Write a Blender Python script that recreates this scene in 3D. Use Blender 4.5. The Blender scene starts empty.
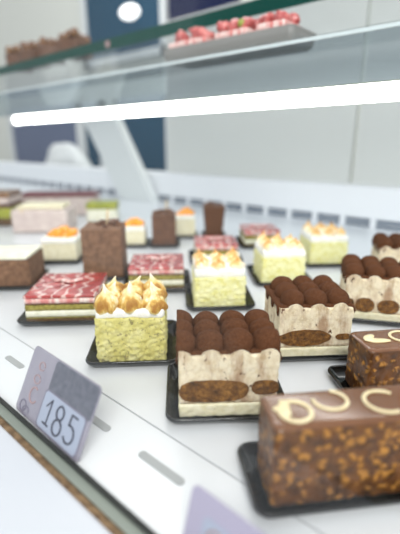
import bpy, bmesh, math, random
from mathutils import Vector, Matrix, noise

# ---------------------------------------------------------------- camera, world, lights, exposure
scn = bpy.context.scene
col = scn.collection
H = 0.19                                   # camera height above the display deck (deck top is z = 0)
cam_data = bpy.data.cameras.new('camera')
cam = bpy.data.objects.new('camera', cam_data)
col.objects.link(cam)
cam.location = (0, 0, H)
cam.rotation_euler = (math.radians(90 - 17.2), 0, math.radians(40.6))
cam_data.sensor_fit = 'HORIZONTAL'
cam_data.sensor_width = 36
cam_data.lens = 36
cam_data.clip_start = 0.005
cam_data.dof.use_dof = True
cam_data.dof.focus_distance = 0.335
cam_data.dof.aperture_fstop = 4.6
scn.camera = cam

world = bpy.data.worlds.new('shop_light')
scn.world = world
world.use_nodes = True
wn = world.node_tree.nodes
wn['Background'].inputs['Color'].default_value = (0.96, 0.98, 1.0, 1)
wn['Background'].inputs['Strength'].default_value = 0.72


def area_light(name, loc, target, size, power, color=(1, 1, 1)):
    d = bpy.data.lights.new(name, 'AREA')
    d.shape = 'SQUARE'; d.size = size; d.energy = power; d.color = color
    o = bpy.data.objects.new(name, d); col.objects.link(o)
    o.location = loc
    o.rotation_euler = (Vector(target) - Vector(loc)).to_track_quat('-Z', 'Y').to_euler()
    return o


area_light('ceiling_panel_light', (1.0, -1.1, 1.7), (-0.2, 0.35, 0), 1.0, 46, (1.0, 0.98, 0.95))
area_light('room_light', (-1.6, 1.5, 2.1), (-2.2, 2.1, 0.2), 1.2, 22, (1.0, 0.99, 0.97))

scn.view_settings.view_transform = 'Standard'
scn.view_settings.look = 'None'
scn.view_settings.exposure = 0.22
scn.view_settings.gamma = 1.0
scn.view_settings.use_curve_mapping = False

R44 = math.radians(44)


# ---------------------------------------------------------------- materials
def srgb(r, g, b):
    def c(v):
        v /= 255.0
        return v / 12.92 if v <= 0.04045 else ((v + 0.055) / 1.055) ** 2.4
    return (c(r), c(g), c(b), 1)


def mat(name, base, rough=0.6, spec=0.5, metal=0, coat=0, sss=0):
    m = bpy.data.materials.new(name); m.use_nodes = True
    b = m.node_tree.nodes['Principled BSDF']
    b.inputs['Base Color'].default_value = base
    b.inputs['Roughness'].default_value = rough
    b.inputs['Specular IOR Level'].default_value = spec
    b.inputs['Metallic'].default_value = metal
    b.inputs['Coat Weight'].default_value = coat
    b.inputs['Coat Roughness'].default_value = 0.12
    if sss:
        b.inputs['Subsurface Weight'].default_value = sss
        b.inputs['Subsurface Radius'].default_value = (0.004, 0.003, 0.002)
        b.inputs['Subsurface Scale'].default_value = 1.0
    return m


def N(m, t, **kw):
    n = m.node_tree.nodes.new(t)
    for k, v in kw.items():
        if hasattr(n, k):
            setattr(n, k, v)
        else:
            n.inputs[k.replace('_', ' ')].default_value = v
    return n


def L(m, a, b):
    m.node_tree.links.new(a, b)


def coords(m, scale=(1, 1, 1)):
    tc = N(m, 'ShaderNodeTexCoord')
    mp = N(m, 'ShaderNodeMapping')
    mp.inputs['Scale'].default_value = scale
    L(m, tc.outputs['Object'], mp.inputs['Vector'])
    return mp.outputs['Vector']


def ramp(m, fac, stops):
    r = N(m, 'ShaderNodeValToRGB')
    e = r.color_ramp.elements
    while len(e) < len(stops):
        e.new(0.5)
    for el, (p, c) in zip(e, stops):
        el.position = p; el.color = c
    L(m, fac, r.inputs['Fac'])
    return r.outputs['Color']


def noise_tex(m, vec, scale, detail=4, rough=0.6):
    n = N(m, 'ShaderNodeTexNoise')
    n.inputs['Scale'].default_value = scale
    n.inputs['Detail'].default_value = detail
    n.inputs['Roughness'].default_value = rough
    L(m, vec, n.inputs['Vector'])
    return n.outputs['Fac']


def mixc(m, fac, a, b):
    x = N(m, 'ShaderNodeMix'); x.data_type = 'RGBA'
    if hasattr(fac, 'node'): L(m, fac, x.inputs[0])
    else: x.inputs[0].default_value = fac
    for v, i in ((a, 6), (b, 7)):
        if hasattr(v, 'node'): L(m, v, x.inputs[i])
        else: x.inputs[i].default_value = v
    return x.outputs[2]


def setc(m, c):
    L(m, c, m.node_tree.nodes['Principled BSDF'].inputs['Base Color'])


def bump(m, h, strength=0.5, dist=0.001):
    b = N(m, 'ShaderNodeBump')
    b.inputs['Strength'].default_value = strength
    b.inputs['Distance'].default_value = dist
    L(m, h, b.inputs['Height'])
    L(m, b.outputs['Normal'], m.node_tree.nodes['Principled BSDF'].inputs['Normal'])


BW = ((0, 0, 0, 1), (1, 1, 1, 1))


def m_noisy(name, stops, scale, rough=0.7, bs=0.4, bd=0.001, stretch=(1, 1, 1), detail=5, **kw):
    m = mat(name, stops[0][1], rough, **kw)
    v = coords(m, stretch)
    n = noise_tex(m, v, scale, detail)
    setc(m, ramp(m, n, stops))
    if bs:
        bump(m, noise_tex(m, v, scale * 1.7, 5), bs, bd)
    return m


M = {}
# setting
M['deck'] = m_noisy('white_laminate', [(0.3, srgb(214, 217, 221)), (0.7, srgb(220, 223, 227))], 6, rough=0.28, bs=0)
M['seam'] = mat('grey_joint', srgb(150, 152, 155), 0.7)
M['slot'] = mat('grey_slot', srgb(158, 161, 162), 0.5)
M['gasket'] = mat('black_rubber', srgb(14, 16, 16), 0.6)
M['rail_green'] = mat('grey_green_rail', srgb(128, 136, 128), 0.4)
M['brass'] = m_noisy('worn_brass', [(0.35, srgb(84, 62, 38)), (0.65, srgb(138, 112, 80))], 160, rough=0.45, bs=0.2, metal=0.25)
M['ledge'] = mat('white_ledge', srgb(196, 201, 208), 0.45)
M['back'] = mat('white_steel', srgb(244, 246, 250), 0.45)
M['door'] = mat('grey_panel', srgb(214, 216, 213), 0.5)
M['dark_cell'] = mat('dark_grille_recess', srgb(96, 108, 124), 0.7)
M['wall'] = mat('pale_wall', srgb(216, 219, 213), 0.8)
M['floor'] = mat('grey_tile', srgb(150, 148, 142), 0.5)
M['navy'] = mat('blue_window_glass', srgb(16, 66, 92), 0.6, 0.15)
M['navy_dark'] = mat('dark_navy_board', srgb(10, 22, 60), 0.6, 0.15)
M['slate'] = mat('grey_blue_glass', srgb(92, 104, 132), 0.6, 0.15)
M['frame'] = mat('white_frame', srgb(215, 220, 222), 0.5)
M['strut'] = mat('white_strut', srgb(228, 232, 232), 0.5)
M['white_plastic'] = mat('white_plastic', srgb(236, 238, 240), 0.4)
# food
M['tray'] = mat('black_plastic', srgb(6, 8, 8), 0.12, 0.5)
M['cocoa'] = m_noisy('cocoa_powder', [(0.3, srgb(68, 41, 26)), (0.7, srgb(103, 66, 43))], 700, rough=0.95, bs=0.35, bd=0.0004, spec=0.15)

m = mat('mascarpone_cream', srgb(226, 214, 190), 0.75, spec=0.3, sss=0.1)
v = coords(m, (1, 1, 0.28))
base = ramp(m, noise_tex(m, coords(m), 150, 6, 0.7), [(0.3, srgb(206, 186, 150)), (0.5, srgb(232, 219, 192)), (0.75, srgb(240, 230, 208))])
stain = ramp(m, noise_tex(m, v, 95, 5, 0.65), [(0.46, BW[0]), (0.66, (0.8, 0.8, 0.8, 1))])
c1 = mixc(m, stain, base, srgb(156, 118, 86))
speck = ramp(m, noise_tex(m, coords(m, (1, 1, 0.6)), 230, 2, 0.5), [(0.68, BW[0]), (0.72, BW[1])])
setc(m, mixc(m, speck, c1, srgb(88, 56, 36)))
bump(m, noise_tex(m, coords(m), 260, 6, 0.7), 0.8, 0.0015)
M['cream'] = m
M['base_cream'] = m_noisy('soft_cream', [(0.35, srgb(222, 214, 178)), (0.65, srgb(238, 232, 206))], 170, rough=0.7, bs=0.7, bd=0.001, sss=0.1)
M['ladyfinger'] = m_noisy('soaked_sponge', [(0.3, srgb(56, 32, 10)), (0.52, srgb(112, 72, 26)), (0.75, srgb(164, 116, 52))], 230, rough=0.7, bs=1.0, bd=0.0018)
M['ladyfinger_core'] = m_noisy('dry_sponge', [(0.3, srgb(180, 150, 95)), (0.7, srgb(212, 190, 140))], 230, rough=0.8, bs=0.8)

m = mat('lemon_frosting', srgb(222, 214, 110), 0.7, spec=0.3, sss=0.1)
base = ramp(m, noise_tex(m, coords(m), 110, 5, 0.6), [(0.3, srgb(204, 194, 112)), (0.5, srgb(219, 211, 134)), (0.7, srgb(232, 226, 166))])
speck = ramp(m, noise_tex(m, coords(m), 280, 3, 0.55), [(0.59, BW[0]), (0.65, (0.7, 0.7, 0.7, 1))])
setc(m, mixc(m, speck, base, srgb(136, 124, 84)))
bump(m, noise_tex(m, coords(m), 300, 5, 0.7), 0.9, 0.0015)
M['lemon'] = m
M['lemon_light'] = m_noisy('pale_lemon_frosting', [(0.35, srgb(228, 223, 142)), (0.6, srgb(243, 241, 192))], 130, rough=0.75, bs=1.0, bd=0.002, sss=0.1)

m = mat('toasted_meringue', srgb(244, 240, 230), 0.6, spec=0.3, sss=0.15)
tc = N(m, 'ShaderNodeTexCoord'); sp = N(m, 'ShaderNodeSeparateXYZ'); L(m, tc.outputs['Object'], sp.inputs[0])
hgt = ramp(m, sp.outputs['Z'], [(0.0, BW[0]), (0.0045, (0.75, 0.75, 0.75, 1)), (0.0125, (0.62, 0.62, 0.62, 1)), (0.018, (0.1, 0.1, 0.1, 1))])
nz = ramp(m, noise_tex(m, coords(m, (1, 1, 0.5)), 110, 4, 0.6), [(0.36, (0.1, 0.1, 0.1, 1)), (0.6, BW[1])])
mul = N(m, 'ShaderNodeMath'); mul.operation = 'MULTIPLY'
L(m, hgt, mul.inputs[0]); L(m, nz, mul.inputs[1])
setc(m, ramp(m, mul.outputs[0], [(0.0, srgb(246, 243, 234)), (0.18, srgb(242, 226, 172)), (0.42, srgb(216, 176, 92)), (0.72, srgb(160, 106, 42))]))
bump(m, noise_tex(m, coords(m), 200, 4), 0.3, 0.0008)
M['toast'] = m
m = mat('lightly_toasted_meringue', srgb(248, 245, 236), 0.6, spec=0.3, sss=0.15)
tc = N(m, 'ShaderNodeTexCoord'); sp = N(m, 'ShaderNodeSeparateXYZ'); L(m, tc.outputs['Object'], sp.inputs[0])
hgt = ramp(m, sp.outputs['Z'], [(0.0, BW[0]), (0.006, (0.1, 0.1, 0.1, 1)), (0.014, (0.8, 0.8, 0.8, 1)), (0.024, (1, 1, 1, 1))])
nz = ramp(m, noise_tex(m, coords(m, (1, 1, 0.5)), 110, 4, 0.6), [(0.34, BW[0]), (0.52, BW[1])])
mul = N(m, 'ShaderNodeMath'); mul.operation = 'MULTIPLY'
L(m, hgt, mul.inputs[0]); L(m, nz, mul.inputs[1])
setc(m, ramp(m, mul.outputs[0], [(0.0, srgb(250, 247, 238)), (0.4, srgb(240, 206, 142)), (0.9, srgb(206, 146, 74))]))
M['toast_light'] = m
M['meringue'] = m_noisy('white_meringue', [(0.3, srgb(240, 238, 228)), (0.7, srgb(252, 251, 246))], 100, rough=0.6, bs=0.3, sss=0.15)

M['pistachio'] = m_noisy('pistachio_sponge', [(0.3, srgb(98, 88, 30)), (0.5, srgb(150, 138, 60)), (0.72, srgb(176, 164, 92))], 260, rough=0.85, bs=1.0, bd=0.001)
M['dark_sponge'] = m_noisy('dark_sponge', [(0.3, srgb(66, 40, 22)), (0.7, srgb(112, 84, 42))], 260, rough=0.85, bs=1.0)
M['white_cream'] = m_noisy('white_cream', [(0.3, srgb(222, 220, 196)), (0.7, srgb(246, 244, 230))], 120, rough=0.65, bs=0.4, sss=0.1)
M['pink_cream'] = m_noisy('pink_streaked_cream', [(0.38, srgb(240, 228, 222)), (0.6, srgb(214, 128, 124))], 150, rough=0.5, bs=0.2, stretch=(1, 1, 0.2))
m = mat('red_glaze', srgb(186, 58, 62), 0.18, coat=0.5)
v = coords(m, (1, 1.6, 1))
n1 = noise_tex(m, v, 42, 3, 0.5)
ww = N(m, 'ShaderNodeTexWave'); ww.inputs['Scale'].default_value = 22; ww.inputs['Distortion'].default_value = 9
ww.inputs['Detail'].default_value = 3; ww.inputs['Detail Scale'].default_value = 1.6
L(m, v, ww.inputs['Vector'])
redc = ramp(m, n1, [(0.3, srgb(140, 34, 38)), (0.65, srgb(192, 72, 70))])
setc(m, mixc(m, ramp(m, ww.outputs['Fac'], [(0.82, BW[0]), (0.95, (0.75, 0.75, 0.75, 1))]), redc, srgb(240, 216, 208)))
M['red_glaze'] = m

m = mat('nut_glaze', srgb(110, 66, 34), 0.35, 0.35, coat=0.12)
v = coords(m)
vo = N(m, 'ShaderNodeTexVoronoi'); vo.inputs['Scale'].default_value = 210; vo.inputs['Randomness'].default_value = 1
wn2 = N(m, 'ShaderNodeTexNoise'); wn2.inputs['Scale'].default_value = 160; wn2.inputs['Detail'].default_value = 3
L(m, v, wn2.inputs['Vector'])
vm = N(m, 'ShaderNodeVectorMath'); vm.operation = 'SCALE'; vm.inputs['Scale'].default_value = 0.008
L(m, wn2.outputs['Color'], vm.inputs[0])
va_ = N(m, 'ShaderNodeVectorMath'); va_.operation = 'ADD'; L(m, v, va_.inputs[0]); L(m, vm.outputs[0], va_.inputs[1])
L(m, va_.outputs[0], vo.inputs['Vector'])
nutsel = ramp(m, vo.outputs['Color'], [(0.46, BW[0]), (0.6, BW[1])])
nutd = ramp(m, vo.outputs['Distance'], [(0.25, BW[1]), (0.55, BW[0])])
mu = N(m, 'ShaderNodeMath'); mu.operation = 'MULTIPLY'; L(m, nutsel, mu.inputs[0]); L(m, nutd, mu.inputs[1])
bc = ramp(m, noise_tex(m, v, 120, 4), [(0.3, srgb(52, 28, 10)), (0.7, srgb(116, 72, 32))])
setc(m, mixc(m, mu.outputs[0], bc, srgb(176, 122, 52)))
bump(m, mu.outputs[0], 0.6, 0.0012)
M['nut'] = m
M['caramel'] = m_noisy('caramel_glaze', [(0.3, srgb(106, 68, 42)), (0.7, srgb(120, 79, 51))], 30, rough=0.15, bs=0, coat=0.35)
M['white_choc'] = m_noisy('white_chocolate', [(0.3, srgb(224, 206, 162)), (0.7, srgb(238, 224, 186))], 120, rough=0.4, bs=0.1)
M['choc'] = m_noisy('brown_mousse', [(0.3, srgb(92, 62, 42)), (0.6, srgb(134, 98, 72)), (0.8, srgb(160, 124, 96))], 190, rough=0.75, bs=0.8, bd=0.0012)
M['choc_dark'] = m_noisy('dark_chocolate', [(0.3, srgb(66, 38, 22)), (0.7, srgb(122, 80, 52))], 200, rough=0.5, bs=0.8)
M['orange'] = m_noisy('mango_jelly', [(0.3, srgb(238, 136, 8)), (0.7, srgb(250, 172, 34))], 90, rough=0.25, bs=0.3, coat=0.4)
M['berry'] = m_noisy('strawberry_flesh', [(0.3, srgb(150, 48, 54)), (0.55, srgb(204, 106, 102)), (0.8, srgb(236, 176, 166))], 130, rough=0.3, bs=0.5, coat=0.4)
M['leaf'] = mat('green_fruit', srgb(150, 156, 70), 0.5)
M['board'] = mat('grey_board', srgb(128, 128, 126), 0.45)
M['amber'] = m_noisy('amber_nuts', [(0.3, srgb(66, 34, 16)), (0.55, srgb(132, 84, 40)), (0.8, srgb(222, 188, 122))], 90, rough=0.3, bs=0.6, coat=0.5)
M['green_glaze'] = m_noisy('green_glaze', [(0.3, srgb(132, 140, 30)), (0.7, srgb(176, 178, 60))], 60, rough=0.35, bs=0.2)
M['pale_pink'] = m_noisy('pale_pink_cream', [(0.3, srgb(196, 178, 174)), (0.7, srgb(216, 202, 194))], 60, rough=0.6, bs=0.2)
M['wine'] = mat('wine_red_glaze', srgb(112, 38, 48), 0.3)
M['stick'] = mat('cream_wafer_and_highlight', srgb(216, 196, 160), 0.7)  # wafer colour, also used for the highlight rod on the pink gateau
# cards
m = mat('grey_lilac_card', srgb(168, 165, 178), 0.35)
wv = ramp(m, noise_tex(m, coords(m, (1, 1, 0.4)), 60, 2), [(0.35, srgb(138, 135, 150)), (0.7, srgb(156, 153, 167))])
setc(m, wv)
M['card'] = m
M['card_dark'] = m_noisy('slate_print', [(0.3, srgb(74, 77, 92)), (0.7, srgb(104, 107, 120))], 260, rough=0.35, bs=0)
M['card_light'] = mat('pale_label', srgb(158, 167, 188), 0.35)
M['ink'] = mat('grey_ink', srgb(46, 48, 68), 0.5)
M['ink_soft'] = mat('faded_ink', srgb(120, 116, 134), 0.5)
M['ink_rose'] = mat('rose_print', srgb(168, 140, 142), 0.5)
M['lilac'] = mat('lilac_card', srgb(164, 158, 182), 0.35)


def glass(name, tint, refl=0.6, edge=None):
    m = bpy.data.materials.new(name); m.use_nodes = True
    nt = m.node_tree
    for n in list(nt.nodes):
        if n.type != 'OUTPUT_MATERIAL': nt.nodes.remove(n)
    out = [n for n in nt.nodes if n.type == 'OUTPUT_MATERIAL'][0]
    tr = nt.nodes.new('ShaderNodeBsdfTransparent'); tr.inputs[0].default_value = tint
    gl = nt.nodes.new('ShaderNodeBsdfGlossy'); gl.inputs['Roughness'].default_value = 0.03
    fr = nt.nodes.new('ShaderNodeFresnel'); fr.inputs[0].default_value = 1.45
    mu = nt.nodes.new('ShaderNodeMath'); mu.operation = 'MULTIPLY'; mu.inputs[1].default_value = refl
    mx = nt.nodes.new('ShaderNodeMixShader')
    nt.links.new(fr.outputs[0], mu.inputs[0]); nt.links.new(mu.outputs[0], mx.inputs[0])
    nt.links.new(tr.outputs[0], mx.inputs[1]); nt.links.new(gl.outputs[0], mx.inputs[2])
    nt.links.new(mx.outputs[0], out.inputs[0])
    return m


M['glass'] = glass('clear_glass', (0.99, 0.995, 0.99, 1), 0.06)
M['shelf_glass'] = glass('shelf_glass', (0.95, 0.97, 0.98, 1), 0.3)
M['fascia_glass'] = glass('fascia_glass', (0.88, 0.92, 0.95, 1), 0.0)
M['glass_edge'] = mat('green_glass_edge', srgb(2, 66, 58), 0.5, 0.15)
M['glass_edge_light'] = mat('pale_glass_edge', srgb(196, 206, 208), 0.2)


def emit(name, colr, s):
    m = mat(name, colr, 0.5)
    b = m.node_tree.nodes['Principled BSDF']
    b.inputs['Emission Color'].default_value = colr
    b.inputs['Emission Strength'].default_value = s
    return m


M['led'] = emit('led_light', (1, 0.99, 0.97, 1), 6.5)
M['lamp'] = emit('lamp_reflection_glow', (1, 1, 1, 1), 1.3)  # glow of the oval that imitates a lamp reflection


# ---------------------------------------------------------------- helpers
def link(name, bm, material, parent=None, smooth=False, loc=(0, 0, 0), rot=(0, 0, 0)):
    me = bpy.data.meshes.new(name)
    bmesh.ops.recalc_face_normals(bm, faces=bm.faces)
    bm.to_mesh(me); bm.free()
    for mt in (material if isinstance(material, (list, tuple)) else [material]):
        me.materials.append(mt)
    if smooth:
        for p in me.polygons: p.use_smooth = True
    o = bpy.data.objects.new(name, me); col.objects.link(o)
    o.location = loc; o.rotation_euler = rot
    if parent: o.parent = parent
    return o


def tag(o, label=None, cat=None, group=None, kind=None):
    if label: o['label'] = label
    if cat: o['category'] = cat
    if group: o['group'] = group
    if kind: o['kind'] = kind
    return o


def thing(name, label, cat, loc=(0, 0, 0), rz=0, group=None):
    o = bpy.data.objects.new(name, None); col.objects.link(o)
    o.empty_display_size = 0.01
    o.location = loc; o.rotation_euler = (0, 0, rz)
    return tag(o, label, cat, group)


def dup(root, loc, rz, label, group=None):
    r = root.copy(); col.objects.link(r); r.location = loc; r.rotation_euler = (0, 0, rz)
    r['label'] = label
    if group: r['group'] = group
    for ch in list(root.children):
        c = ch.copy(); col.objects.link(c); c.parent = r
        for g in list(ch.children):
            d = g.copy(); col.objects.link(d); d.parent = c
    return r


def box(x0, x1, y0, y1, z0, z1, bev=0, seg=2, bm=None):
    own = bm is None
    b = bmesh.new()
    bmesh.ops.create_cube(b, size=1)
    for v_ in b.verts:
        v_.co = Vector(((x0 + x1) / 2 + v_.co.x * (x1 - x0), (y0 + y1) / 2 + v_.co.y * (y1 - y0), (z0 + z1) / 2 + v_.co.z * (z1 - z0)))
    if bev:
        bmesh.ops.bevel(b, geom=list(b.edges), offset=bev, segments=seg, profile=0.6, affect='EDGES')
    if own: return b
    merge(bm, b); return bm


def merge(dst, src):
    mp = [dst.verts.new(v_.co) for v_ in src.verts]
    src.verts.index_update()
    for f_ in src.faces:
        dst.faces.new([mp[v_.index] for v_ in f_.verts])
    src.free()


def rough_box(w, d, z0, z1, r=0.002, step=0.0016, amp=0.0006, freq=220, seed=0, taper=0):
    """soft box with a dense bumpy surface"""
    nx, ny, nz = max(2, int(w / step)), max(2, int(d / step)), max(2, int((z1 - z0) / step))
    b = bmesh.new(); vs = {}

    def vert(i, j, k):
        key = (i, j, k)
        if key in vs: return vs[key]
        p = Vector((-w / 2 + w * i / nx, -d / 2 + d * j / ny, z0 + (z1 - z0) * k / nz))
        c = Vector((max(-w / 2 + r, min(w / 2 - r, p.x)), max(-d / 2 + r, min(d / 2 - r, p.y)), max(z0 + r, min(z1 - r, p.z))))
        dv = p - c
        nrm = dv.normalized() if dv.length > 1e-9 else Vector((0, 0, 0))
        q = c + nrm * r if dv.length > 1e-9 else p
        nn = noise.noise(q * freq + Vector((seed, 0, 0))) + 0.5 * noise.noise(q * freq * 2.3 + Vector((0, seed, 0)))
        q = q + nrm * amp * nn
        if q.z < z0: q.z = z0
        if taper:
            s = 1 + taper * (q.z - z0) / (z1 - z0); q.x *= s; q.y *= s
        vs[key] = b.verts.new(q); return vs[key]
    for a in (0, nz):
        for i in range(nx):
            for j in range(ny):
                b.faces.new([vert(i, j, a), vert(i + 1, j, a), vert(i + 1, j + 1, a), vert(i, j + 1, a)])
    for a in (0, ny):
        for i in range(nx):
            for k in range(nz):
                b.faces.new([vert(i, a, k), vert(i + 1, a, k), vert(i + 1, a, k + 1), vert(i, a, k + 1)])
    for a in (0, nx):
        for j in range(ny):
            for k in range(nz):
                b.faces.new([vert(a, j, k), vert(a, j + 1, k), vert(a, j + 1, k + 1), vert(a, j, k + 1)])
    return b


def rr(w, d, r, n=6):
    pts = []
    for cx, cy, a0 in ((w / 2 - r, d / 2 - r, 0), (-w / 2 + r, d / 2 - r, 90), (-w / 2 + r, -d / 2 + r, 180), (w / 2 - r, -d / 2 + r, 270)):
        for i in range(n + 1):
            a = math.radians(a0 + 90 * i / n)
            pts.append((cx + r * math.cos(a), cy + r * math.sin(a)))
    return pts


def loft(rings, caps=True):
    b = bmesh.new(); rs = []
    for ring in rings:
        rs.append([b.verts.new(p) for p in ring])
    n = len(rs[0])
    for a, c in zip(rs, rs[1:]):
        for i in range(n):
            b.faces.new([a[i], a[(i + 1) % n], c[(i + 1) % n], c[i]])
    if caps:
        b.faces.new(rs[0][::-1]); b.faces.new(rs[-1])
    return b


def prism_xz(poly, y0, y1, bm=None):
    b = bm or bmesh.new()
    a = [b.verts.new((x, y0, z)) for x, z in poly]
    c = [b.verts.new((x, y1, z)) for x, z in poly]
    n = len(poly)
    for i in range(n): b.faces.new([a[i], a[(i + 1) % n], c[(i + 1) % n], c[i]])
    b.faces.new(a[::-1]); b.faces.new(c)
    return b


def tube(pts, rad, nseg=8, flat=1.0, bm=None, closed=False, up=Vector((0, 0, 1))):
    b = bm or bmesh.new(); rings = []
    n = len(pts)
    pts = [Vector(p) for p in pts]
    for i, p in enumerate(pts):
        if closed: t = pts[(i + 1) % n] - pts[i - 1]
        else: t = pts[min(i + 1, n - 1)] - pts[max(i - 1, 0)]
        t.normalize()
        s = t.cross(up); s.normalize(); u = s.cross(t)
        rd = rad[i] if isinstance(rad, (list, tuple)) else rad
        rings.append([b.verts.new(p + s * rd * math.cos(2 * math.pi * k / nseg) + u * rd * flat * math.sin(2 * math.pi * k / nseg)) for k in range(nseg)])
    m_ = n if closed else n - 1
    for i in range(m_):
        a, c = rings[i], rings[(i + 1) % n]
        for k in range(nseg): b.faces.new([a[k], a[(k + 1) % nseg], c[(k + 1) % nseg], c[k]])
    if not closed:
        b.faces.new(rings[0][::-1]); b.faces.new(rings[-1])
    return b


def lump(rx, ry, rz, seed=0, amp=0.15, freq=1.6, sub=3):
    b = bmesh.new()
    bmesh.ops.create_icosphere(b, subdivisions=sub, radius=1)
    for v_ in b.verts:
        k = 1 + amp * noise.noise(v_.co * freq + Vector((seed * 3.1, seed, 0)))
        v_.co = Vector((v_.co.x * rx * k, v_.co.y * ry * k, v_.co.z * rz * k))
    return b


def shift(b, x, y, z, rz=0):
    bmesh.ops.transform(b, matrix=Matrix.Translation((x, y, z)) @ Matrix.Rotation(rz, 4, 'Z'), verts=b.verts)
    return b


# ---------------------------------------------------------------- the room behind
link('floor', box(-8, 4, -2, 3.2, -1.0, -0.95), M['floor'])['kind'] = 'structure'
link('wall_back', box(-8, 4, 2.2, 2.3, -0.95, 2.6), M['wall'])['kind'] = 'structure'


def window(n, x0, x1, z0, z1, material, glassname='pane'):
    w = bpy.data.objects.new('window_%d' % n, None); col.objects.link(w); w['kind'] = 'structure'
    w.location = ((x0 + x1) / 2, 2.2, z0)
    hw = (x1 - x0) / 2; h = z1 - z0
    b = bmesh.new()
    for a in ((-hw, -hw + .05, 0, h), (hw - .05, hw, 0, h), (-hw, hw, 0, .05), (-hw, hw, h - .05, h)):
        box(a[0], a[1], -.05, 0, a[2], a[3], bm=b)
    link('window_frame', b, M['frame'], w)
    link('pane', box(-hw + .05, hw - .05, -.03, -.01, .05, h - .05), material, w)


window(1, -4.6, -3.25, -0.15, 0.52, M['slate'])
window(2, -3.3 + .06, -2.92, -0.15, 0.52, M['navy'])
window(3, -2.75, -2.12, -0.15, 0.52, M['navy'])
window(4, -3.1, -2.15, 0.78, 1.75, M['navy'])

t = thing('menu_board', 'dark navy board with pale lower edge high on the rear wall', 'board', (-1.9, 2.16, 0.93))
link('panel', box(-.22, .34, -.01, .02, .03, .6), M['navy_dark'], t)
link('edge_strip', box(-.22, .34, -.014, .02, 0, .03), M['frame'], t)
t = thing('oval_lamp_reflection', 'glowing white oval standing in for a lamp reflection in the blue rear window', 'lamp', (-2.33, 2.0, 1.02))
link('reflection_oval', lump(.085, .05, .045, 1, 0, 1), M['lamp'], t, True)  # glowing oval and its cord are added to imitate a lamp's reflection
link('added_cord', tube([(0, 0, .04), (0, 0, 1.5)], .004), M['frame'], t)

t = thing('white_bundle', 'pale blurred bundle seen before the left rear window, above the case back', 'bundle', (-2.62, 1.6, 0))
link('cloth', lump(.26, .09, .17, 4, .3, 1.2), M['frame'], t, True, (0, 0, .03))
link('counter_rear', box(-5, 0, 1.45, 1.75, -.95, -.07), M['frame'])['kind'] = 'structure'

# ---------------------------------------------------------------- display case
case = thing('display_case', 'white refrigerated pastry case with glass front and metal front rail', 'display case', (-0.6, 0.09, 0))
OX, OY = -0.6, 0.09


def cb(name, x0, x1, y0, y1, z0, z1, material, bev=0, parent=case):
    return link(name, box(x0 - OX, x1 - OX, y0 - OY, y1 - OY, z0, z1, bev), material, parent)


XL, XR = -2.6, 0.7
cb('deck_panel', XL, XR, 0.1, 0.1572, -0.012, 0, M['deck'])
cb('deck_panel', XL, XR, 0.1586, 0.957, -0.012, 0, M['deck'])
cb('deck_joint', XL, XR, 0.1572, 0.1586, -0.012, -0.0008, M['seam'])
cb('gasket', XL, XR, 0.0985, 0.1012, -0.01, 0.0030, M['gasket'])
cb('glass_channel', XL, XR, 0.0925, 0.0985, -0.01, 0.001, M['rail_green'])
cb('brass_strip', XL, XR, 0.0885, 0.0925, -0.01, 0.0, M['brass'], 0.0006)
cb('outer_ledge', XL, XR, 0.0, 0.0885, -0.03, -0.0015, M['ledge'])
cb('cabinet_base', XL, XR, 0.02, 0.957, -0.95, -0.03, M['back'])
cb('front_glass', XL, XR, 0.0935, 0.0975, 0.001, 0.62, M['glass'])
for x0, x1 in ((-0.352, -0.322), (-0.222, -0.198), (-0.166, -0.128), (-0.42, -0.375)):
    b = loft([[(px, py, z) for px, py in rr(x1 - x0, 0.0055, 0.0024, 4)] for z in (-0.003, 0.0006)])
    link('card_slot', shift(b, (x0 + x1) / 2 - OX, 0.1345 - OY, 0), M['slot'], case)
bk = cb('back_sill', XL, XR, 0.957, 1.03, -0.03, 0.094, M['back'])
g = cb('vent_grille', XL, XR, 0.9545, 0.957, 0.001, 0.023, M['dark_cell'])
b = bmesh.new()
x = XL
while x < XR:
    box(x - OX, x + .012 - OX, 0.951 - OY, 0.9545 - OY, 0.0, 0.024, bm=b); x += 0.072
for z in (0.0, 0.011, 0.0225):
    box(XL - OX, XR - OX, 0.9515 - OY, 0.9543 - OY, z, z + .0018, bm=b)
link('grille_bars', b, M['back'], g)
for x0, x1 in ((-1.0, -0.375), (-0.365, 0.7)):
    cb('rear_panel', x0, x1, 1.0, 1.02, 0.094, 0.55, M['door'], 0.002)
b = bmesh.new()
for dx, dz in ((0, 0),):
    ps = [(-1.16, 0.0), (-0.99, 0.0), (-1.19, 0.308), (-1.38, 0.308)]
    prism_xz([(px - OX, pz) for px, pz in ps], 0.915 - OY, 0.945 - OY, b)
link('diagonal_brace', b, M['strut'], case)

# glass shelves
s1 = thing('glass_shelf', 'clear glass shelf holding the strawberry cakes, lower of the two', 'shelf', (-0.6, 0.51, 0.31), 0)
link('pane', box(-2.0, 1.3, 0.0015, 0.44, 0, 0.007), M['shelf_glass'], s1)
link('front_edge', box(-2.0, 1.3, 0, 0.0015, 0.001, 0.005), M['glass_edge_light'], s1)
s2 = thing('glass_shelf', 'thick glass shelf with dark green edge, above the strawberry cakes', 'shelf', (-0.6, 0.625, 0.39), 0)
link('pane', box(-2.0, 1.3, 0.003, 0.33, 0, 0.022), M['shelf_glass'], s2)
link('front_edge', box(-2.0, 1.3, 0, 0.003, 0, 0.022), M['glass_edge'], s2)
f1 = thing('sloping_glass_panel', 'tinted glass panel sloping up from the light tube to the lower shelf', 'glass panel', (-0.6, 0.42, 0.246))
b = bmesh.new()
ps = [(0.0, 0.0), (0.004, 0.0), (0.0895, 0.063), (0.0855, 0.063)]
va = [b.verts.new((-2.0, y_, z_)) for y_, z_ in ps]; vb = [b.verts.new((1.3, y_, z_)) for y_, z_ in ps]
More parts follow.
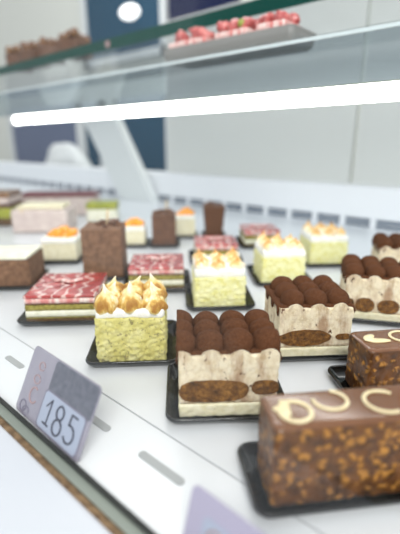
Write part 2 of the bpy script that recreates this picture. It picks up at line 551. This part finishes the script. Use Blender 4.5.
for i in range(4): b.faces.new([va[i], va[(i + 1) % 4], vb[(i + 1) % 4], vb[i]])
b.faces.new(va[::-1]); b.faces.new(vb)
link('pane', b, M['fascia_glass'], f1)
led = thing('light_tube', 'long glowing white light tube under the lower glass shelf', 'lamp', (-0.3, 0.42, 0.2355))
link('diffuser', tube([(-0.555, 0, 0), (0.9, 0, 0)], 0.0086, 16), M['led'], led, True)
link('mounting_rail', box(-0.58, 0.9, -0.006, 0.006, 0.0084, 0.0096), M['rail_green'], led)
link('end_cap', tube([(-0.563, 0, 0), (-0.555, 0, 0)], 0.0112, 16), M['white_plastic'], led)


# ---------------------------------------------------------------- trays
def tray(w, d, r=0.009):
    rings = []
    for ins, z in ((0.012, 0.0003), (0.003, 0.0045), (0.0006, 0.0062), (0, 0.0072), (0.0008, 0.0082), (0.0028, 0.0084), (0.0045, 0.0074), (0.0125, 0.0022)):
        rings.append([(px, py, z) for px, py in rr(w - ins, d - ins, max(0.003, r - ins / 2))])
    return loft(rings)


tray_mesh = {}


def put_tray(x, y, rz, w, d, label, group='black trays under the cakes'):
    key = (w, d)
    if key not in tray_mesh:
        o = link('cake_tray', tray(w, d), M['tray'], None, True)
        tray_mesh[key] = o.data
    else:
        o = bpy.data.objects.new('cake_tray', tray_mesh[key]); col.objects.link(o)
    o.location = (x, y, 0); o.rotation_euler = (0, 0, rz)
    return tag(o, label, 'tray', group)


def loc_of(cx, cy, rz, u, v_):
    return cx + math.cos(rz) * u - math.sin(rz) * v_, cy + math.sin(rz) * u + math.cos(rz) * v_


ZT = 0.0023


# ---------------------------------------------------------------- tiramisu
def cocoa_top(w, d, zb, pitch, off, seed):
    rnd = random.Random(seed)
    domes = []
    nx, ny = int(w / pitch) + 3, int(d / pitch + .62)
    py_ = d / ny
    for i in range(nx):
        for j in range(ny):
            domes.append((-w / 2 + off + i * pitch - pitch + rnd.uniform(-.0008, .0008), -d / 2 + py_ * (j + .5) + rnd.uniform(-.0006, .0006), pitch * .54 * rnd.uniform(.96, 1.06)))
    W, D = w + .0022, d + .0022
    gx, gy = 70, 56

    def top(x_, y_):
        e = min(W / 2 - abs(x_), D / 2 - abs(y_))
        return zb - (.0015 * (1 - e / .002) ** 2 if e < .002 else 0)
    def wave(s, o):
        c = (s - o) / pitch * math.pi
        return zb - 0.0118 + 0.0103 * abs(math.cos(c)) ** 0.7
    b = bmesh.new()
    tg = [[b.verts.new((-W / 2 + W * i / gx, -D / 2 + D * j / gy, top(-W / 2 + W * i / gx, -D / 2 + D * j / gy))) for j in range(gy + 1)] for i in range(gx + 1)]
    for i in range(gx):
        for j in range(gy):
            b.faces.new([tg[i][j], tg[i + 1][j], tg[i + 1][j + 1], tg[i][j + 1]])
    loop = [tg[i][0] for i in range(gx)] + [tg[gx][j] for j in range(gy)] + [tg[i][gy] for i in range(gx, 0, -1)] + [tg[0][j] for j in range(gy, 0, -1)]
    ox = domes[ny][0]; oy = domes[0][1]
    balls = [q for q in domes if abs(q[0]) < w / 2 + .004]
    mid, low, inn = [], [], []
    for v_ in loop:
        x_, y_, z_ = v_.co
        onx = abs(abs(x_) - W / 2) < 1e-6
        zl = min(wave(y_, oy) if onx else wave(x_, ox), z_ - .0015)
        k = 1 + (0.0018 * (z_ - zl) / .012) / (W / 2)
        mid.append(b.verts.new((x_ * k, y_ * k, (z_ * .45 + zl * .55))))
        low.append(b.verts.new((x_, y_, zl)))
        inn.append(b.verts.new((x_ * .93, y_ * .93, zl + .0012)))
    n = len(loop)
    for a, c in ((loop, mid), (mid, low), (low, inn)):
        for i in range(n): b.faces.new([a[i], a[(i + 1) % n], c[(i + 1) % n], c[i]])
    b.faces.new(inn)
    return b, balls, ox


def capsule(x0, x1, z0, z1, taper=0.0, seed=0):
    pts = []
    n = 28; cx, cz = (x0 + x1) / 2, (z0 + z1) / 2; a, c = (x1 - x0) / 2, (z1 - z0) / 2
    e = 0.45 if taper >= 0 else 1.0
    for i in range(n):
        th = 2 * math.pi * i / n
        X = abs(math.cos(th)) ** e * (1 if math.cos(th) > 0 else -1)
        Z = abs(math.sin(th)) ** 0.8 * (1 if math.sin(th) > 0 else -1)
        Z *= 1 - max(taper, 0) * abs(X) ** 2
        k = 1 + .07 * noise.noise(Vector((math.cos(th) * 2, math.sin(th) * 2, seed)))
        pts.append((cx + a * X * min(k, 1.02), cz + c * Z * k))
    return pts


def tiramisu(loc, rz, w, d, label, sponges, off, seed, hb=0.0475, zsplit=0.0105):
    t_ = thing('tiramisu_slice', label, 'cake', (loc[0], loc[1], ZT), rz, 'tiramisu slices')
    link('cream', rough_box(w, d, zsplit, hb + .0008, .0015, .0014, .0004, 260, seed), M['cream'], t_, True)
    link('base_cream', rough_box(w + .0006, d + .0006, 0, zsplit, .0012, .0014, .0006, 240, seed + 4), M['base_cream'], t_, True)
    for i, (x0, x1, z0, z1, tp) in enumerate(sponges):
        link('sponge', prism_xz(capsule(x0 * w - w / 2, x1 * w - w / 2, z0, z1, tp, seed + i), -d / 2 - .0009, d / 2 + .0009), M['ladyfinger'], t_)
    cbm, balls, ox = cocoa_top(w, d - .004, hb + .0030, 0.0205, off, seed)
    link('cocoa_topping', shift(cbm, 0, .002, 0), M['cocoa'], t_, True)
    prof = [(-w / 2 + w * i / 60, hb - .0055 + .0107 * abs(math.cos((-w / 2 + w * i / 60 - ox) / .0205 * math.pi)) ** .75) for i in range(61)]
    link('cream_lobes', prism_xz([(-w / 2, hb - .009)] + prof + [(w / 2, hb - .009)], -d / 2 - .0004, -d / 2 + .0045), M['cream'], t_)
    for k_, (bx, by, R) in enumerate(balls):
        bb = shift(lump(R, R, R * .90, seed + k_, .07, 1.3), bx, by, 0)
        for sx in (-1, 1):                                       # the slice is cut straight through the outer balls
            if abs(bx + sx * R) > w / 2 + .0012 and sx * bx > 0:
                rs_ = bmesh.ops.bisect_plane(bb, geom=bb.verts[:] + bb.edges[:] + bb.faces[:], plane_co=(sx * (w / 2 + .0012), 0, 0), plane_no=(sx, 0, 0), clear_outer=True)
                bmesh.ops.holes_fill(bb, edges=[e for e in bb.edges if e.is_boundary])
        shift(bb, -bx, -by, 0)
        link('cocoa_ball', bb, M['cocoa'], t_, True, (bx, by + .0018, hb + .0045))
    return t_


T = {}
T[1] = (-.162, .218, math.radians(43.5), .070, .055)
T[2] = (-.154, .336, math.radians(44.4), .067, .059)
T[3] = (-.126, .457, math.radians(27), .074, .058)
T[4] = (-.139, .608, math.radians(27), .074, .058)
tiramisu(T[1][:2], T[1][2], .070, .055, 'tiramisu slice directly behind the foremost brown log, nearest of its kind',
         [(-.004, .70, .0125, .0300, .15), (.73, 1.004, .0175, .0290, .2)], .0015, 11)
tiramisu(T[2][:2], T[2][2], .067, .059, 'tiramisu slice whose pointed dark sponge runs across most of its front',
         [(-.004, .72, .0120, .0285, .5), (.78, 1.004, .0175, .0235, .4)], .0147, 23)
tiramisu(T[3][:2], T[3][2], .074, .058, 'tiramisu slice at the right edge with a row of round sponge blobs',
         [(-.004, .14, .0120, .0260, -1), (.15, .42, .0110, .0275, -1), (.46, .76, .0110, .0270, -1), (.79, 1.003, .0120, .0260, -1)], .009, 37)
tiramisu(T[4][:2], T[4][2], .074, .058, 'tiramisu slice farthest back, at the right edge in front of the grille',
         [(.0, .5, .013, .024, .2), (.55, 1.0, .013, .024, .2)], .009, 41)
for k, txt in ((1, 'black tray under the nearest tiramisu slice'), (2, 'black tray under the tiramisu slice with pointed sponge'),
               (3, 'black tray under the tiramisu slice with round sponge blobs'), (4, 'black tray under the farthest tiramisu slice')):
    x_, y_ = loc_of(T[k][0], T[k][1], T[k][2], 0, .001)
    put_tray(x_, y_, T[k][2], .090, .078, txt)


# ---------------------------------------------------------------- lemon meringue cakes
def kiss(seed):
    rnd = random.Random(seed)
    h = rnd.uniform(.019, .024); R = rnd.uniform(.0106, .0120)
    bx, by = rnd.uniform(-.004, .004), rnd.uniform(-.004, .004)
    tw = rnd.uniform(120, 220)
    b = bmesh.new(); rings = []
    prof = [(0, .8), (.1, .98), (.24, 1.02), (.38, .95), (.5, .8), (.6, .56), (.68, .34), (.78, .19), (.9, .1), (1, .03)]
    ns = 20
    for hz, rr_ in prof:
        z = hz * h; k = max(0, hz - .4) ** 2 * 3.6
        rings.append([b.verts.new((bx * k + R * rr_ * (1 + .15 * math.cos(5 * a + tw * z)) * math.cos(a), by * k + R * rr_ * (1 + .15 * math.cos(5 * a + tw * z)) * math.sin(a), z))
                      for a in [2 * math.pi * i / ns for i in range(ns)]])
    for a, c in zip(rings, rings[1:]):
        for i in range(ns): b.faces.new([a[i], a[(i + 1) % ns], c[(i + 1) % ns], c[i]])
    b.faces.new(rings[0][::-1]); b.faces.new(rings[-1])
    return b


kiss_meshes = []
for s in range(5):
    o = link('meringue_peak', kiss(50 + s), M['toast'], None, True)
    kiss_meshes.append(o.data); bpy.data.objects.remove(o)
light_kiss = []
for me_ in kiss_meshes:
    c_ = me_.copy(); c_.materials[0] = M['toast_light']; light_kiss.append(c_)


def lemon_cake(x, y, rz, label, material, seed, w=.061, d=.060, h=.0425, pz=1.0):
    t_ = thing('lemon_meringue_cake', label, 'cake', (x, y, ZT), rz, 'lemon meringue cakes')
    link('frosting', rough_box(w, d, 0, h, .002, .0012, .0015, 300, seed), material, t_, True)
    link('meringue_base', rough_box(w * .98, d * .98, h - .001, h + (.008 if pz == 1 else .010), .003, .0016, .0012, 120, seed + 3), M['meringue'], t_, True)
    rnd = random.Random(seed)
    for i in range(3):
        for j in range(3):
            p_ = bpy.data.objects.new('meringue_peak', (kiss_meshes if pz == 1 else light_kiss)[rnd.randrange(5)]); col.objects.link(p_)
            p_.parent = t_
            p_.location = (-w / 2 + w * (i + .5) / 3 + rnd.uniform(-.0012, .0012), -d / 2 + d * (j + .5) / 3, h + (.0035 if pz == 1 else .007))
            p_.rotation_euler = (rnd.uniform(-.12, .12), rnd.uniform(-.12, .12), rnd.uniform(0, 6.28))
            p_.scale = (pz, pz, pz * rnd.uniform(.85, 1.15))
    return t_


Y = [(-.274, .223, 'lemon cake with toasted meringue peaks beside the price card, sharpest and nearest of its kind', M['lemon']),
     (-.290, .372, 'pale lemon meringue cake standing between the two front tiramisu slices and the red slices', M['lemon_light']),
     (-.276, .497, 'pale lemon meringue cake just behind the pointed sponge tiramisu slice', M['lemon_light']),
     (-.265, .622, 'lemon meringue cake farthest back, in front of the white grille', M['lemon_light'])]
for i, (x_, y_, lb, mm) in enumerate(Y):
    lemon_cake(x_, y_, math.radians(44.3), lb, mm, 60 + i * 7, h=.0425 if i == 0 else .038, pz=1.0 if i == 0 else .78)
    tx, ty = loc_of(x_, y_, R44, .001, .003)
    put_tray(tx, ty, math.radians(44.3), .083, .086, ['black tray under the nearest lemon cake, its rim catching the light', 'black tray under the second lemon cake in the column',
             'black tray under the third lemon cake in the column', 'black tray under the farthest lemon cake'][i])


# ---------------------------------------------------------------- red glazed layer slices
def red_slice(x, y, rz, label, w, d, seed):
    t_ = thing('red_glazed_slice', label, 'cake', (x, y, ZT), rz, 'red glazed layer slices')
    for nm, z0, z1, mk, gr in (('bottom_sponge', 0, .006, 'dark_sponge', 0), ('pistachio_base', .006, .0075, 'pistachio', .0004), ('white_cream_layer', .0075, .0150, 'white_cream', .0002),
                               ('pistachio_layer', .0150, .0215, 'pistachio', .0003), ('thin_sponge', .0215, .0232, 'dark_sponge', -.0002),
                               ('pink_cream_layer', .0232, .0290, 'pink_cream', .0002), ('red_glaze', .0290, .0325, 'red_glaze', .0008)):
        link(nm, rough_box(w + gr, d + gr, z0, z1, .0007, .002, .0003, 200, seed + z0 * 1000), M[mk], t_, True)
    g_ = link('marbled_chocolate_curl', tube([(-.016 + .0035 * i, .004 + .004 * math.sin(i * .9), .0345) for i in range(10)], .003, 8, .5), M['pink_cream'], t_, True)
    return t_


P = [(-.401, .233, .075, .078, 'red marbled slice left of the sharp lemon cake, largest and nearest of its kind'),
     (-.392, .366, .072, .070, 'red marbled layer slice directly behind the sharp lemon cake'),
     (-.408, .515, .068, .066, 'red layer slice between the tapered chocolate cup and the second lemon cake'),
     (-.410, .655, .066, .066, 'red layer slice farthest back, nearest the white grille')]
for i, (x_, y_, w_, d_, lb) in enumerate(P):
    red_slice(x_, y_, R44, lb, w_, d_, 90 + i)
    put_tray(x_, y_, R44, w_ + .020, d_ + .016, ['black tray under the nearest red slice', 'black tray under the second red slice',
             'black tray under the third red slice', 'black tray under the farthest red slice'][i])


# ---------------------------------------------------------------- nut glazed logs
def scroll(cx, cy, rx, ry, a0, a1, z, r=.0012):
    pts = [(cx + rx * math.cos(math.radians(a0 + (a1 - a0) * i / 22)), cy + ry * math.sin(math.radians(a0 + (a1 - a0) * i / 22)), z) for i in range(23)]
    return tube(pts, r, 8, .55)


def log_cake(x, y, rz, label, w, d, h, deco, seed):
    t_ = thing('hazelnut_log_cake', label, 'cake', (x, y, ZT), rz, 'brown nut glazed log cakes')
    link('nut_body', rough_box(w, d, 0, h - .0008, .0018, .0014, .0008, 190, seed), M['nut'], t_, True)
    rings = [[(px, py, z) for px, py in rr(w - i_, d - i_, .004)] for i_, z in ((.0004, h - .0016), (-.0006, h - .0012), (-.0004, h - .0008), (.0004, h - .0004), (.0020, h + .0003), (.0040, h + .0006), (.007, h + .0006))]
    link('caramel_top', loft(rings), M['caramel'], t_, True)
    for nm, bb in deco(w, d, h + .0012):
        link(nm, bb, M['white_choc'], t_, True)
    return t_


def deco1(w, d, z):
    l = -w / 2
    out = [('chocolate_ring', tube([(l + .0145 + .0085 * math.cos(a), -.003 + .0085 * math.sin(a), z) for a in [2 * math.pi * i / 28 for i in range(28)]], .0014, 8, .55, closed=True))]
    for a in (100, 170, 240):
        b_ = lump(.0045, .0026, .0012, a, .1, 1)
        out.append(('chocolate_petal', shift(b_, l + .011 + .0035 * math.cos(math.radians(a)), -.001 + .004 * math.sin(math.radians(a)), z, math.radians(a))))
    out.append(('chocolate_scroll', scroll(l + .037, .004, .0095, .0085, 170, 430, z)))
    out.append(('chocolate_scroll', scroll(l + .066, -.001, .0105, .0095, 40, 290, z)))
    out.append(('chocolate_scroll', scroll(l + .094, .003, .0095, .0085, 60, -190, z)))
    return out


def deco2(w, d, z):
    l = -w / 2
    out = [('chocolate_petal', shift(lump(.010, .0032, .0012, 3, .15, 1.3), l + .013, -.003, z, math.radians(-8))),
           ('chocolate_petal', shift(lump(.006, .003, .0012, 5, .15, 1.3), l + .009, .003, z, math.radians(30)))]
    out.append(('chocolate_scroll', scroll(l + .036, .001, .0100, .0085, 40, 290, z)))
    out.append(('chocolate_scroll', scroll(l + .064, .001, .0100, .0085, 60, -190, z)))
    return out


log_cake(-.0515, .2050, math.radians(48), 'brown nut glazed log with a white chocolate ring on its end, nearest of its kind', .118, .0295, .0505, deco1, 7)
log_cake(-.050, .327, math.radians(48), 'brown nut glazed log at the right edge, behind the ringed log', .108, .032, .0440, deco2, 19)
x_, y_ = loc_of(-.053, .2075, math.radians(48), 0, 0)
put_tray(x_, y_, math.radians(48), .140, .054, 'glossy black tray under the nearest brown log')
put_tray(-.053, .329, math.radians(48), .130, .052, 'glossy black tray under the brown log at the right edge')


# ---------------------------------------------------------------- chocolate towers
def chunks(t_, n, rx, ry, z, material, name, seed, size=.006):
    rnd = random.Random(seed)
    for i in range(n):
        b_ = box(-size * rnd.uniform(.6, 1), size * rnd.uniform(.6, 1), -size * .6, size * .6, -size * .5, size * .5, .0008)
        bmesh.ops.rotate(b_, cent=(0, 0, 0), matrix=Matrix.Rotation(rnd.uniform(-.6, .6), 3, 'X') @ Matrix.Rotation(rnd.uniform(0, 3), 3, 'Z'), verts=b_.verts)
        shift(b_, rnd.uniform(-rx, rx), rnd.uniform(-ry, ry), z + size * .35)
        link(name, b_, material, t_)


def tower(x, y, rz, label, w, h, taper, seed, n=7, stick=True, material='choc', size=.006):
    t_ = thing('chocolate_tower_cake', label, 'cake', (x, y, ZT), rz, 'tall chocolate cakes')
    link('mousse_block', rough_box(w, w, 0, h, .0015, .002, .0008, 180, seed, taper), M[material], t_, True)
    chunks(t_, n, w * .36, w * .36, h, M['choc_dark'], 'chocolate_chunk', seed, size)
    if stick:
        link('wafer_or_highlight', tube([(.004, .004, h - .002), (.006, .008, h + .022)], .0018, 8), M['stick'], t_, True)
    return t_


tower(-.478, .343, R44, 'tall brown chocolate cake in front of the orange topped cakes, widest of its kind', .056, .074, 0, 3, 9)
tower(-.545, .530, R44, 'square dark chocolate cake with crumbled top behind the second red slice', .044, .062, 0, 5, 8, material='choc_dark')
tower(-.518, .648, R44, 'tapered dark chocolate cup cake, rightmost and farthest of the tall ones', .034, .066, .28, 8, 6, False, 'choc_dark')
for x_, y_, w_, lb in ((-.478, .343, .068, 'black tray under the widest chocolate cake'), (-.545, .530, .060, 'black tray under the square chocolate cake'), (-.518, .648, .052, 'black tray under the tapered chocolate cake')):
    put_tray(x_, y_, R44, w_, w_, lb)

# low brown cake at the left edge
t_ = thing('chocolate_mousse_cake', 'low taupe chocolate cake with a pale top at the left edge', 'cake', (-.566, .222, ZT), R44)
link('mousse_block', rough_box(.11, .066, 0, .040, .002, .003, .0008, 120, 2), M['choc'], t_, True)
link('pale_top', rough_box(.11, .066, .040, .045, .002, .003, .0006, 120, 4), M['white_cream'], t_, True)
put_tray(-.566, .222, R44, .122, .078, 'black tray under the low taupe cake at the left edge')


# ---------------------------------------------------------------- mango topped cakes
def mango(x, y, label, w, h, seed):
    t_ = thing('mango_cheesecake', label, 'cake', (x, y, ZT), R44, 'mango topped cheesecakes')
    link('biscuit_base', rough_box(w, w, 0, .004, .001, .002, .0005, 200, seed), M['dark_sponge'], t_, True)
    link('cheesecake', rough_box(w, w, .004, h, .001, .002, .0005, 200, seed), M['base_cream'], t_, True)
    link('cream_top', rough_box(w * 1.01, w * 1.01, h, h + .008, .002, .002, .0006, 120, seed), M['meringue'], t_, True)
    rnd = random.Random(seed)
    for i in range(3):
        link('mango_piece', lump(w * .30, w * .17, w * .17, seed + i, .2, 1.2), M['orange'], t_, True,
             ((i - 1) * w * .2, rnd.uniform(-.2, .1) * w, h + .010 + .004 * (i == 1)), (rnd.uniform(-.3, .3), -.35, rnd.uniform(-.6, .6)))
    return t_


for i, (x_, y_, w_, h_, lb) in enumerate(((-.602, .348, .056, .032, 'mango topped cheesecake left of the widest chocolate cake'),
                                 (-.590, .492, .046, .030, 'mango topped cheesecake between the two nearer chocolate cakes'),
                                 (-.565, .612, .040, .038, 'mango topped cheesecake between the square and the tapered chocolate cakes'))):
    mango(x_, y_, lb, w_, h_, 30 + i)
    put_tray(x_, y_, R44, w_ + .012, w_ + .012, ['black tray under the leftmost mango cake', 'black tray under the middle mango cake', 'black tray under the rightmost mango cake'][i])

# ---------------------------------------------------------------- far left group
t_ = thing('pink_cream_gateau', 'pale pink blurred gateau behind the leftmost mango cake', 'cake', (-.86, .46, .001), R44)
link('cake_body', rough_box(.12, .09, 0, .050, .004, .004, .001, 100, 1), M['pale_pink'], t_, True)
link('yellow_top', rough_box(.10, .07, .050, .058, .003, .004, .001, 100, 2), M['base_cream'], t_, True)
link('wafer_or_highlight', tube([(-.035, -.035, .01), (-.035, -.046, .052)], .002, 8), M['stick'], t_, True)  # pale upright rod imitates a vertical highlight, no wafer here
t_ = thing('wine_glazed_cake', 'wine red glazed cake behind the pale pink gateau', 'cake', (-1.02, .60, .001), R44)
link('cake_body', rough_box(.20, .07, 0, .050, .003, .005, .001, 100, 3), M['pale_pink'], t_, True)
link('wine_glaze', rough_box(.202, .072, .050, .060, .003, .005, .001, 100, 3), M['wine'], t_, True)
t_ = thing('green_glazed_cake', 'green glazed cake behind the widest chocolate cake', 'cake', (-.86, .62, .001), R44)
link('cake_body', rough_box(.075, .06, 0, .030, .003, .004, .001, 100, 3), M['white_cream'], t_, True)
link('green_glaze', rough_box(.076, .061, .030, .046, .003, .004, .001, 100, 3), M['green_glaze'], t_, True)
t_ = thing('layered_brown_cake', 'brown and green layered cake at the far left edge', 'cake', (-1.02, .42, .001), R44)
for nm, z0, z1, mk in (('bottom_sponge', 0, .018, 'dark_sponge'), ('green_layer', .018, .042, 'green_glaze'), ('brown_layer', .042, .052, 'choc_dark'), ('cream_layer', .052, .066, 'pale_pink'), ('crumble_top', .066, .078, 'amber')):
    link(nm, rough_box(.10, .09, z0, z1, .003, .004, .0015, 100, 3), M[mk], t_, True)

# ---------------------------------------------------------------- cakes on the upper shelves
t_ = thing('serving_board', 'grey shallow board under the strawberry cakes on the lower glass shelf', 'tray', (-.415, .565, .3172))
link('board_body', loft([[(px, py, z) for px, py in rr(.245 - i_, .075 - i_, .008)] for i_, z in ((.014, 0), (.004, .006), (0, .022), (.004, .022), (.01, .018))]), M['board'], t_, True)


def berry_cake(x, label, w, n, seed):
    t2 = thing('strawberry_cake', label, 'cake', (x, .560, .3355), 0, 'strawberry topped cakes on the glass shelf')
    link('cake_base', rough_box(w, .052, 0, .014, .002, .004, .0006, 100, seed), M['pink_cream'], t2, True)
    rnd = random.Random(seed)
    for i in range(n):
        link('strawberry_piece', lump(.0125 if seed > 1 else .021, .012, .009, seed + i, .38, 1.9, 3), M['berry'], t2, True,
             (-w / 2 + w * (i // 2 + .5) / ((n + 1) // 2), -.013 + .026 * (i % 2), .019 + rnd.uniform(-.002, .003)), (0, rnd.uniform(-.5, .5), rnd.uniform(0, 3)))
    if seed == 2:
        link('green_fruit', lump(.006, .006, .006, 3, .2, 1.5, 2), M['leaf'], t2, True, (.018, -.022, .020))


berry_cake(-.487, 'long strawberry cake, leftmost on the grey board', .082, 4, 1)
berry_cake(-.400, 'strawberry cake with a green fruit, in the middle of the grey board', .060, 6, 2)
berry_cake(-.332, 'small strawberry cake, rightmost on the grey board', .046, 4, 3)

for i, (x_, y_, lb) in enumerate(((-1.36, .70, 'caramel nut cake at the far left of the green edged shelf'), (-1.26, .70, 'caramel nut cake second from the left on the green edged shelf'),
                              (-1.16, .70, 'caramel nut cake second from the right on the green edged shelf'), (-1.06, .71, 'caramel nut cake at the right end of the nut cakes'))):
    t2 = thing('caramel_nut_cake', lb, 'cake', (x_, y_, .4122), random.Random(i).uniform(0, 1), 'caramel nut cakes on the green edged shelf')
    link('cake_base', rough_box(.066, .066, 0, .044, .003, .005, .002, 60, i), M['choc_dark'], t2, True)
    rnd = random.Random(i + 5)
    for k in range(9):
        link('caramel_nut', lump(.012, .011, .012, k + i, .3, 1.5, 2), M['amber'], t2, True,
             (-.021 + .021 * (k % 3), -.021 + .021 * (k // 3), .052 + rnd.uniform(-.004, .008)), (rnd.uniform(-1, 1), 0, rnd.uniform(0, 3)))
o = link('shelf_clip', box(-.006, .006, -.004, 0, 0, .012, .001), M['ink_rose'], None, False, (-.805, .625, .3945))
tag(o, 'small pink clip on the green glass shelf edge', 'clip')


# ---------------------------------------------------------------- price cards
def stroke(t_, name, pts, material, r=.0006, z=-.0011):
    link(name, tube([(a, z, b_) for a, b_ in pts], r, 6, 1.0, up=Vector((0, 1, 0))), material, t_, True)


def rrp(x0, x1, z0, z1, r, y0, y1):
    return loft([[((x0 + x1) / 2 + px, y_, (z0 + z1) / 2 + pz) for px, pz in rr(x1 - x0, z1 - z0, r, 5)] for y_ in (y0, y1)])


def arc(cx, cz, rx, rz_, a0, a1, n=14):
    return [(cx + rx * math.cos(math.radians(a0 + (a1 - a0) * i / n)), cz + rz_ * math.sin(math.radians(a0 + (a1 - a0) * i / n))) for i in range(n + 1)]


card = thing('price_card', 'grey price card with a handwritten 185, in front of the nearest lemon cake', 'price card', (-.2285, .1030, .0010), math.radians(-1))
card.rotation_euler[0] = -math.radians(27)
cw, ch = .084, .0490
link('card_sheet', rrp(-cw / 2, cw / 2, 0, ch, .004, -.0006, .0002), M['card'], card)
link('dark_print', rrp(-.010, cw / 2 - .0008, .026, ch - .001, .003, -.0009, -.0005), M['card_dark'], card)
link('label_border', rrp(-.012, .0385, .0012, .0275, .003, -.00095, -.0006), M['ink_soft'], card)
link('pale_label', rrp(-.0105, .0375, .0022, .0265, .003, -.0012, -.0009), M['card_light'], card)
stroke(card, 'written_digit', [(-.0045, .0175), (-.001, .0215), (.0005, .0235), (.0003, .015), (0, .0065)], M['ink'], .00055, -.0014)
stroke(card, 'written_digit', [(-.004, .0065), (.003, .0062)], M['ink'], .0006, -.0014)
p8 = arc(.0120, .0192, .0040, .0044, -90, 270, 18) + arc(.0124, .0098, .0048, .0050, 90, -270, 18)
stroke(card, 'written_digit', p8, M['ink'], .0007, -.0014)
p5 = [(.031, .0235), (.0245, .0235), (.0240, .0165)] + arc(.0262, .0115, .0052, .0056, 110, -150)
stroke(card, 'written_digit', p5, M['ink'], .0007, -.0014)
stroke(card, 'faded_mark', arc(-.025, .038, .0035, .003, 0, 330), M['ink_rose'], .0004, -.0009)
stroke(card, 'faded_mark', arc(-.026, .028, .004, .003, 40, 380), M['ink_rose'], .0004, -.0009)
stroke(card, 'faded_mark', arc(-.024, .017, .005, .0055, 60, 330), M['ink_rose'], .0006, -.0009)
stroke(card, 'scribble', arc(-.033, .006, .004, .004, 20, 380), M['ink_soft'], .0006, -.0009)
stroke(card, 'scribble', arc(-.028, .004, .004, .003, 0, 300), M['ink_soft'], .0006, -.0009)

card2 = thing('price_card', 'lilac price card at the bottom edge in front of the brown log', 'price card', (-.062, .1035, .0016), math.radians(-2))
card2.rotation_euler[0] = -math.radians(16)
link('card_sheet', rrp(-.040, .040, 0, .0345, .004, -.0006, .0002), M['lilac'], card2)
link('dark_print', rrp(-.010, .0392, .017, .0265, .002, -.0009, -.0005), M['card_dark'], card2)
link('pale_label', rrp(-.030, -.012, .003, .024, .003, -.0009, -.0005), M['card_light'], card2)
stroke(card2, 'faded_mark', arc(-.021, .014, .006, .007, 0, 330), M['ink_rose'], .0006, -.0011)
